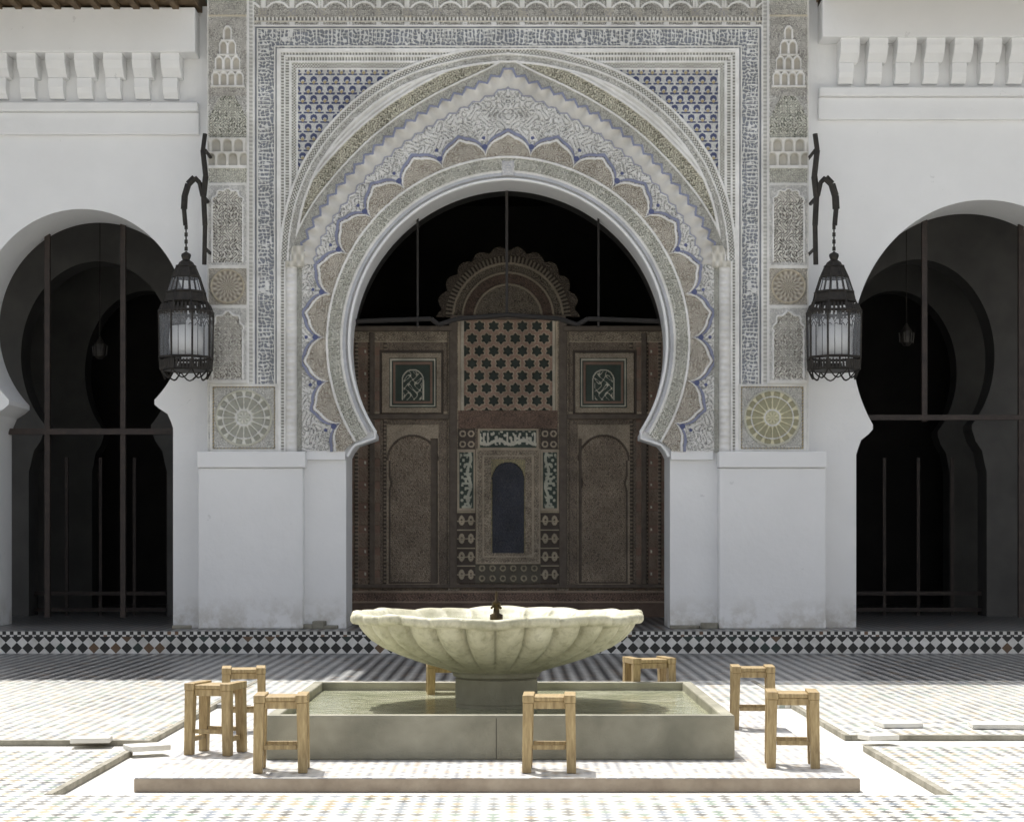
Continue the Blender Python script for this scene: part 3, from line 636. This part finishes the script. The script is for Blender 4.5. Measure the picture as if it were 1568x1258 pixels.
# ---------------------------------------------------------------- lanterns
def lantern(pxc,side):
    d=25.85; s=F/d
    root=empty("wrought_iron_lantern",(wx(pxc,d),d,wz(585,d)))
    def zz(y): return (585-y)/s
    a=Acc(); g=Acc()
    N=8
    def ring(r,z,i): 
        t=2*math.pi*(i+.5)/N; return (r*math.cos(t),r*math.sin(t),z)
    def hoop(r,z,w=.016):
        for i in range(N): a.bar(ring(r,z,i),ring(r,z,i+1),w,5)
    lev=[(.30,zz(462)),(.385,zz(478)),(.375,zz(548)),(.36,zz(566))]
    for r,z in lev: hoop(r,z,.02)
    for i in range(N):
        for (r0,z0),(r1,z1) in zip(lev,lev[1:]): a.bar(ring(r0,z0,i),ring(r1,z1,i),.015,5)
        p=Vector(ring(.375,zz(548),i)); q=Vector(ring(.375,zz(548),i+1)); top=zz(486)
        for f in (.33,.67):
            b0=p.lerp(q,f); a.bar(b0,(b0.x,b0.y,zz(497)),.006,4)
        for f0 in (0,.33,.67):
            prev=None
            for j in range(7):
                t=j/6; pt=p.lerp(q,f0+.33*t); pt.z=zz(497)+.07*math.sin(math.pi*t)
                if prev: a.bar(prev,pt,.007,4)
                prev=pt
        t0=Vector(ring(.385,zz(478),i)); t1=Vector(ring(.385,zz(478),i+1))
        for j in range(5):
            c=t0.lerp(t1,(j+.5)/5); a.bar(c,(c.x*.9,c.y*.9,c.z+.10),.018,4)
            a.bar((c.x,c.y,c.z),(c.x,c.y,c.z-.05),.02,4)
        l0=Vector(ring(.365,zz(552),i)); l1=Vector(ring(.365,zz(552),i+1))
        for j in range(6):
            c=l0.lerp(l1,(j+.5)/6); a.bar((c.x,c.y,c.z),(c.x*1.02,c.y*1.02,c.z-.13),.017,4)
        b0=Vector(ring(.36,zz(566),i)); b1=Vector(ring(.36,zz(566),i+1)); prev=b0
        for j in range(1,7):
            t=j/6; pt=b0.lerp(b1,t); pt.z-=.13*math.sin(math.pi*t); pt.x*=1-.12*math.sin(math.pi*t); pt.y*=1-.12*math.sin(math.pi*t)
            a.bar(prev,pt,.013,4); prev=pt
        g.add([p,q,ring(.385,zz(480),i+1),ring(.385,zz(480),i)],[(0,1,2,3)])
        cl=[(.30,zz(462)),(.27,zz(448)),(.20,zz(425)),(.13,zz(408))]
        for (r0,z0),(r1,z1) in zip(cl,cl[1:]): a.bar(ring(r0,z0,i),ring(r1,z1,i),.014,4)
        m0=Vector(ring(.20,zz(425),i)); m1=Vector(ring(.20,zz(425),i+1))
        a.bar(Vector(ring(.27,zz(448),i)).lerp(Vector(ring(.27,zz(448),i+1)),.5),m0.lerp(m1,.5),.009,4)
        g.add([ring(.27,zz(448),i),ring(.27,zz(448),i+1),ring(.20,zz(425),i+1),ring(.20,zz(425),i)],[(0,1,2,3)])
        a.add([ring(.20,zz(425),i),ring(.20,zz(425),i+1),ring(.13,zz(408),i+1),ring(.13,zz(408),i)],[(0,1,2,3)])
        a.add([ring(.30,zz(462),i),ring(.30,zz(462),i+1),ring(.27,zz(448),i+1),ring(.27,zz(448),i)],[(0,1,2,3)])
    hoop(.27,zz(448),.02); hoop(.2,zz(425),.016); hoop(.13,zz(408),.02)
    a.rev((0,0,0),[(.13,zz(408)),(.10,zz(402)),(.05,zz(398)),(.07,zz(392)),(.065,zz(389)),(.02,zz(386)),(.0,zz(384))],12)
    a.rev((0,0,0),[(.0,zz(568)),(.34,zz(567)),(.34,zz(563)),(0,zz(562))],8)
    z=zz(384); topz=zz(350); i=0
    while z<topz:
        if i%2: a.box(-.008,.008,-.022,.022,z,z+.055)
        else: a.box(-.022,.022,-.008,.008,z,z+.055)
        z+=.05; i+=1
    a.make("iron_frame",M_iron,root); g.make("glass_panes",M_glass,root)
    w=Acc(); w.rev((0,0,0),[(0,zz(543)),(.22,zz(543)),(.24,zz(522)),(.22,zz(500)),(.0,zz(496))],20); w.make("milk_glass_lamp",M_milk,root,smooth=True)
    h=Acc(); sx=side
    pts=[(-.01,345),(-.03,320),(-.02,300),(.03,282),(.12,272),(.19,280),(.23,300)]
    pts=[(sx*x,0.0,zz(y)) for x,y in pts]
    for j,(p,q) in enumerate(zip(pts,pts[1:])): h.bar(p,q,.05 if 0<j<4 else .035,6)
    bx=.265
    for p,q,wd in (((bx,205),(bx-.03,230),.035),((bx-.03,230),(bx+.01,270),.04),((bx+.01,270),(bx-.02,300),.045),((bx-.02,300),(bx,345),.04),((bx,345),(bx-.01,405),.035)):
        h.bar((sx*p[0],0,zz(p[1])),(sx*q[0],0,zz(q[1])),wd,6)
    h.bar((sx*.23,0,zz(300)),(sx*.23,.6,zz(300)),.03,6); h.bar((sx*bx,0,zz(380)),(sx*bx,.6,zz(380)),.025,6); h.bar((sx*bx,0,zz(230)),(sx*bx,.6,zz(230)),.025,6)
    h.make("wall_bracket",M_iron,root)
    return root
lantern(285,1); lantern(1277,-1)

# ---------------------------------------------------------------- ground
addmesh("ground",[(-150,-100,-0.04),(150,-100,-0.04),(150,200,-0.04),(-150,200,-0.04)],[(0,1,2,3)],M_slab)
pav_=empty("courtyard_paving")
XL,XR=-2.82,2.66
def yd(py,z=0): return F*(E-z)/(py-HY)
Ysh=20.6  # tile colours switch here, along the edge of the eave shadow
yA,yB=yd(1134),yd(1148); yF=yd(1216); yC,yD_=yd(1126),yd(1142)
kw=0.05
pieces=[("front_tiles",-150,150,-60,yF,M_tile),
 ("left_front_tiles",-150,XL-kw,yF+0.002,yB,M_tile),("right_front_tiles",XR+kw,150,yF+.002,yD_,M_tile),
 ("left_back_tiles",-150,XL-kw,yA+kw,Ysh,M_tile),("right_back_tiles",XR+kw,150,yC+kw,Ysh,M_tile),
 ("back_tiles",XL+.001,XR-.001,17.6,Ysh,M_tile),("shaded_front_tiles",-150,150,Ysh+.001,DS-.013,M_tile_shade),
 ("left_kerb",XL-kw+.001,XL,yF+.002,yB,M_kerb),("left_kerb_back",XL-kw+.001,XL,yA,Ysh-.001,M_kerb),
 ("right_kerb",XR,XR+kw-.001,yF+.002,yD_,M_kerb),("right_kerb_back",XR,XR+kw-.001,yC,Ysh-.001,M_kerb),
 ("left_channel_kerb",-150,XL-kw,yA,yA+kw-.001,M_kerb),("right_channel_kerb",XR+kw,150,yC,yC+kw-.001,M_kerb)]
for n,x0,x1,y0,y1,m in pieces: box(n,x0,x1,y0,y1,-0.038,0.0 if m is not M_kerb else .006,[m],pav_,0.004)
a=Acc()
for (px,py,w,l,r) in ((1375,1112,.34,.3,.1),(1525,1114,.42,.3,-.1),(1345,1132,.26,.2,.3),(225,1148,.3,.22,.5),(140,1136,.3,.2,0.1)):
    y=yd(py); a.rbox(wx(px,y),y,.024,w,l,.04,Matrix.Rotation(r,3,'Z'))
a.make("loose_marble_slabs",M_slab,pav_,bevel=.005)
# ---------------------------------------------------------------- fountain
fo=empty("marble_fountain",(-0.12,14.18,0))
MI=Matrix.Translation((0.12,-14.18,0))
def fb(name,x0,x1,y0,y1,z0,z1,mat,bevel=0):
    o=box(name,x0,x1,y0,y1,z0,z1,mat,None,bevel); o.parent=fo; o.matrix_parent_inverse=MI; return o
def fm(a,name,mat,smooth=False):
    o=a.make(name,mat,None,smooth=smooth); o.parent=fo; o.matrix_parent_inverse=MI; return o
fb("platform_base",-2.40,2.21,11.70,17.2,-0.038,0.046,M_edge,.004)
fb("platform_tiles",-2.395,2.205,11.705,17.195,0.047,0.052,M_plintop)
PX0,PX1,PY0,PY1=-1.69,1.53,12.66,15.72; PT=.36; t=.085
fb("pool_front",PX0,PX1,PY0,PY0+t,.0525,PT,M_stone,.012); fb("pool_back",PX0,PX1,PY1-t,PY1,.0525,PT,M_stone,.012)
fb("pool_left",PX0,PX0+t,PY0+t+.001,PY1-t-.001,.0525,PT-.001,M_stone,.012); fb("pool_right",PX1-t,PX1,PY0+t+.001,PY1-t-.001,.0525,PT-.001,M_stone,.012)
fb("pool_joint",-.11,-.106,PY0-.002,PY0+.02,.06,PT-.02,M_dark)
fb("pool_water",PX0+t,PX1-t,PY0+t,PY1-t,.1,.29,M_water)
bc=(-.12,14.18,0)
NL=28
def lobef(r,z,t):
    w=abs(math.sin(NL*t/2))**.45
    k_=max(0,min(1,(r-.3)/.5))*(1 if z<.93 else .35)
    return r*(1-.11*k_*(1-w))*(1+.006*math.sin(3*t+1)+.004*math.sin(7*t))
a=Acc(); prof=[(.30,.545),(.36,.56),(.47,.595),(.60,.632),(.75,.685),(.88,.742),(.97,.80),(1.03,.86),(1.06,.905),(1.065,.92),(1.07,.926),(1.115,.935),(1.13,.955),(1.13,.985),(1.12,1.0),(1.10,1.006),(1.03,1.0),(1.0,.97),(.85,.86),(.5,.76),(0.02,.72)]
a.rev(bc,prof,NL*12,lobef)
v2=[]
for (x,y,z) in a.v:
    tt_=math.atan2(y-bc[1],x-bc[0]); 
    if z>.92: z+=.008*math.sin(5*tt_+.5)+.006*math.sin(13*tt_)+.006*abs(math.sin(NL*tt_/2))
    v2.append((x,y,z))
a.v=v2
o=fm(a,"fluted_basin",M_marble,True)
a=Acc(); a.rev(bc,[(.31,.2),(.31,.31),(.315,.32),(.315,.50),(.30,.51),(.33,.52),(.34,.545),(.36,.565),(.0,.57)],48)
fm(a,"pedestal",M_stone)
a=Acc(); a.rev(bc,[(.97,.945),(0.01,.946)],64); fm(a,"basin_water",M_water)
a=Acc(); a.rev(bc,[(.05,.95),(.05,.99),(.025,1.0),(.02,1.06),(.035,1.07),(.035,1.085),(.012,1.1),(.010,1.16),(0.001,1.17)],16)
a.bar((bc[0],bc[1],1.075),(bc[0]+.035,bc[1]-.04,1.04),.01); a.bar((bc[0],bc[1],1.075),(bc[0]-.04,bc[1]-.03,1.04),.01)
fm(a,"spout",M_brass,True)
# ---------------------------------------------------------------- stools
def stool(px,ytop,rot,h=.5,w=.34,dp=.31,base=.053):
    d=F*(E-(base+h))/(ytop-HY); 
    a=Acc(); lw=.066
    for sx in (-1,1):
        for sy in (-1,1):
            x,y=sx*(w/2-lw/2),sy*(dp/2-lw/2)
            sp=.008
            v=[]
            for z,k_,wd in ((0,1,lw*.9),(h-.046,0,lw)):
                for ax in (-1,1):
                    for ay in (-1,1): v.append((x+sx*sp*k_+ax*wd/2,y+sy*sp*k_+ay*wd/2,z))
            a.add(v,[(0,2,3,1),(4,5,7,6),(0,1,5,4),(2,6,7,3),(0,4,6,2),(1,3,7,5)])
    for sx in (-1,1): a.box(sx*(w/2-.035)-.037,sx*(w/2-.035)+.037,-dp/2-.004,dp/2+.004,h-.045,h+.004)
    a.box(-w/2+.073,w/2-.073,-dp/2+.01,-.003,h-.035,h-.008); a.box(-w/2+.073,w/2-.073,.003,dp/2-.01,h-.035,h-.010)
    for sy in (-1,1): a.box(-w/2+lw,w/2-lw,sy*(dp/2-.035)-.014,sy*(dp/2-.035)+.014,h-.085,h-.037)
    for sx in (-1,1): a.box(sx*(w/2-.035)-.013,sx*(w/2-.035)+.013,-dp/2+lw,dp/2-lw,.09,.125)
    for sy in (-1,1): a.box(-w/2+lw-.004,w/2-lw+.004,sy*(dp/2-.035)-.012,sy*(dp/2-.035)+.012,.15,.18)
    o=a.make("wooden_stool",M_wood,None,bevel=.004)
    o.location=(wx(px,d),d+dp/2,base); o.rotation_euler=(0,0,math.radians(rot)); return o
stool(427,1065,3); stool(325,1047,-14); stool(369,1023,8); stool(842,1065,-2); stool(1218,1060,-5); stool(1156,1021,-4)
stool(996,1008,14,w=.38); stool(684,1014,5)
# ---------------------------------------------------------------- light
sd=Vector((-0.25,0.42,1)).normalized()
el=math.asin(sd.z); az=math.atan2(sd.x,sd.y)
w=bpy.data.worlds.new("World"); scene.world=w; w.use_nodes=True; nt=w.node_tree
bg=nt.nodes["Background"]; sk=nt.nodes.new("ShaderNodeTexSky"); sk.sky_type='NISHITA'; sk.sun_disc=False
sk.sun_elevation=el; sk.sun_rotation=az; sk.dust_density=5.0; sk.air_density=1.0
hs=nt.nodes.new("ShaderNodeHueSaturation"); hs.inputs["Saturation"].default_value=0.48; hs.inputs["Value"].default_value=1.25
nt.links.new(sk.outputs[0],hs.inputs["Color"]); nt.links.new(hs.outputs[0],bg.inputs[0]); bg.inputs[1].default_value=0.15
l=bpy.data.lights.new("sun","SUN"); l.energy=5; l.angle=math.radians(.5); l.color=(1,.97,.91)
lo=bpy.data.objects.new("sun",l); col.objects.link(lo); lo.rotation_euler=sd.to_track_quat('Z','Y').to_euler(); lo.location=(0,0,30)
cam=bpy.data.cameras.new("camera"); co=bpy.data.objects.new("camera",cam); col.objects.link(co)
co.location=(0,0,E); co.rotation_euler=(math.radians(90),0,0)
cam.sensor_width=36; cam.lens=F/1568*36; cam.shift_y=200/1568; cam.clip_end=500
scene.camera=co
scene.view_settings.view_transform='Standard'; scene.view_settings.look='None'; scene.view_settings.exposure=0
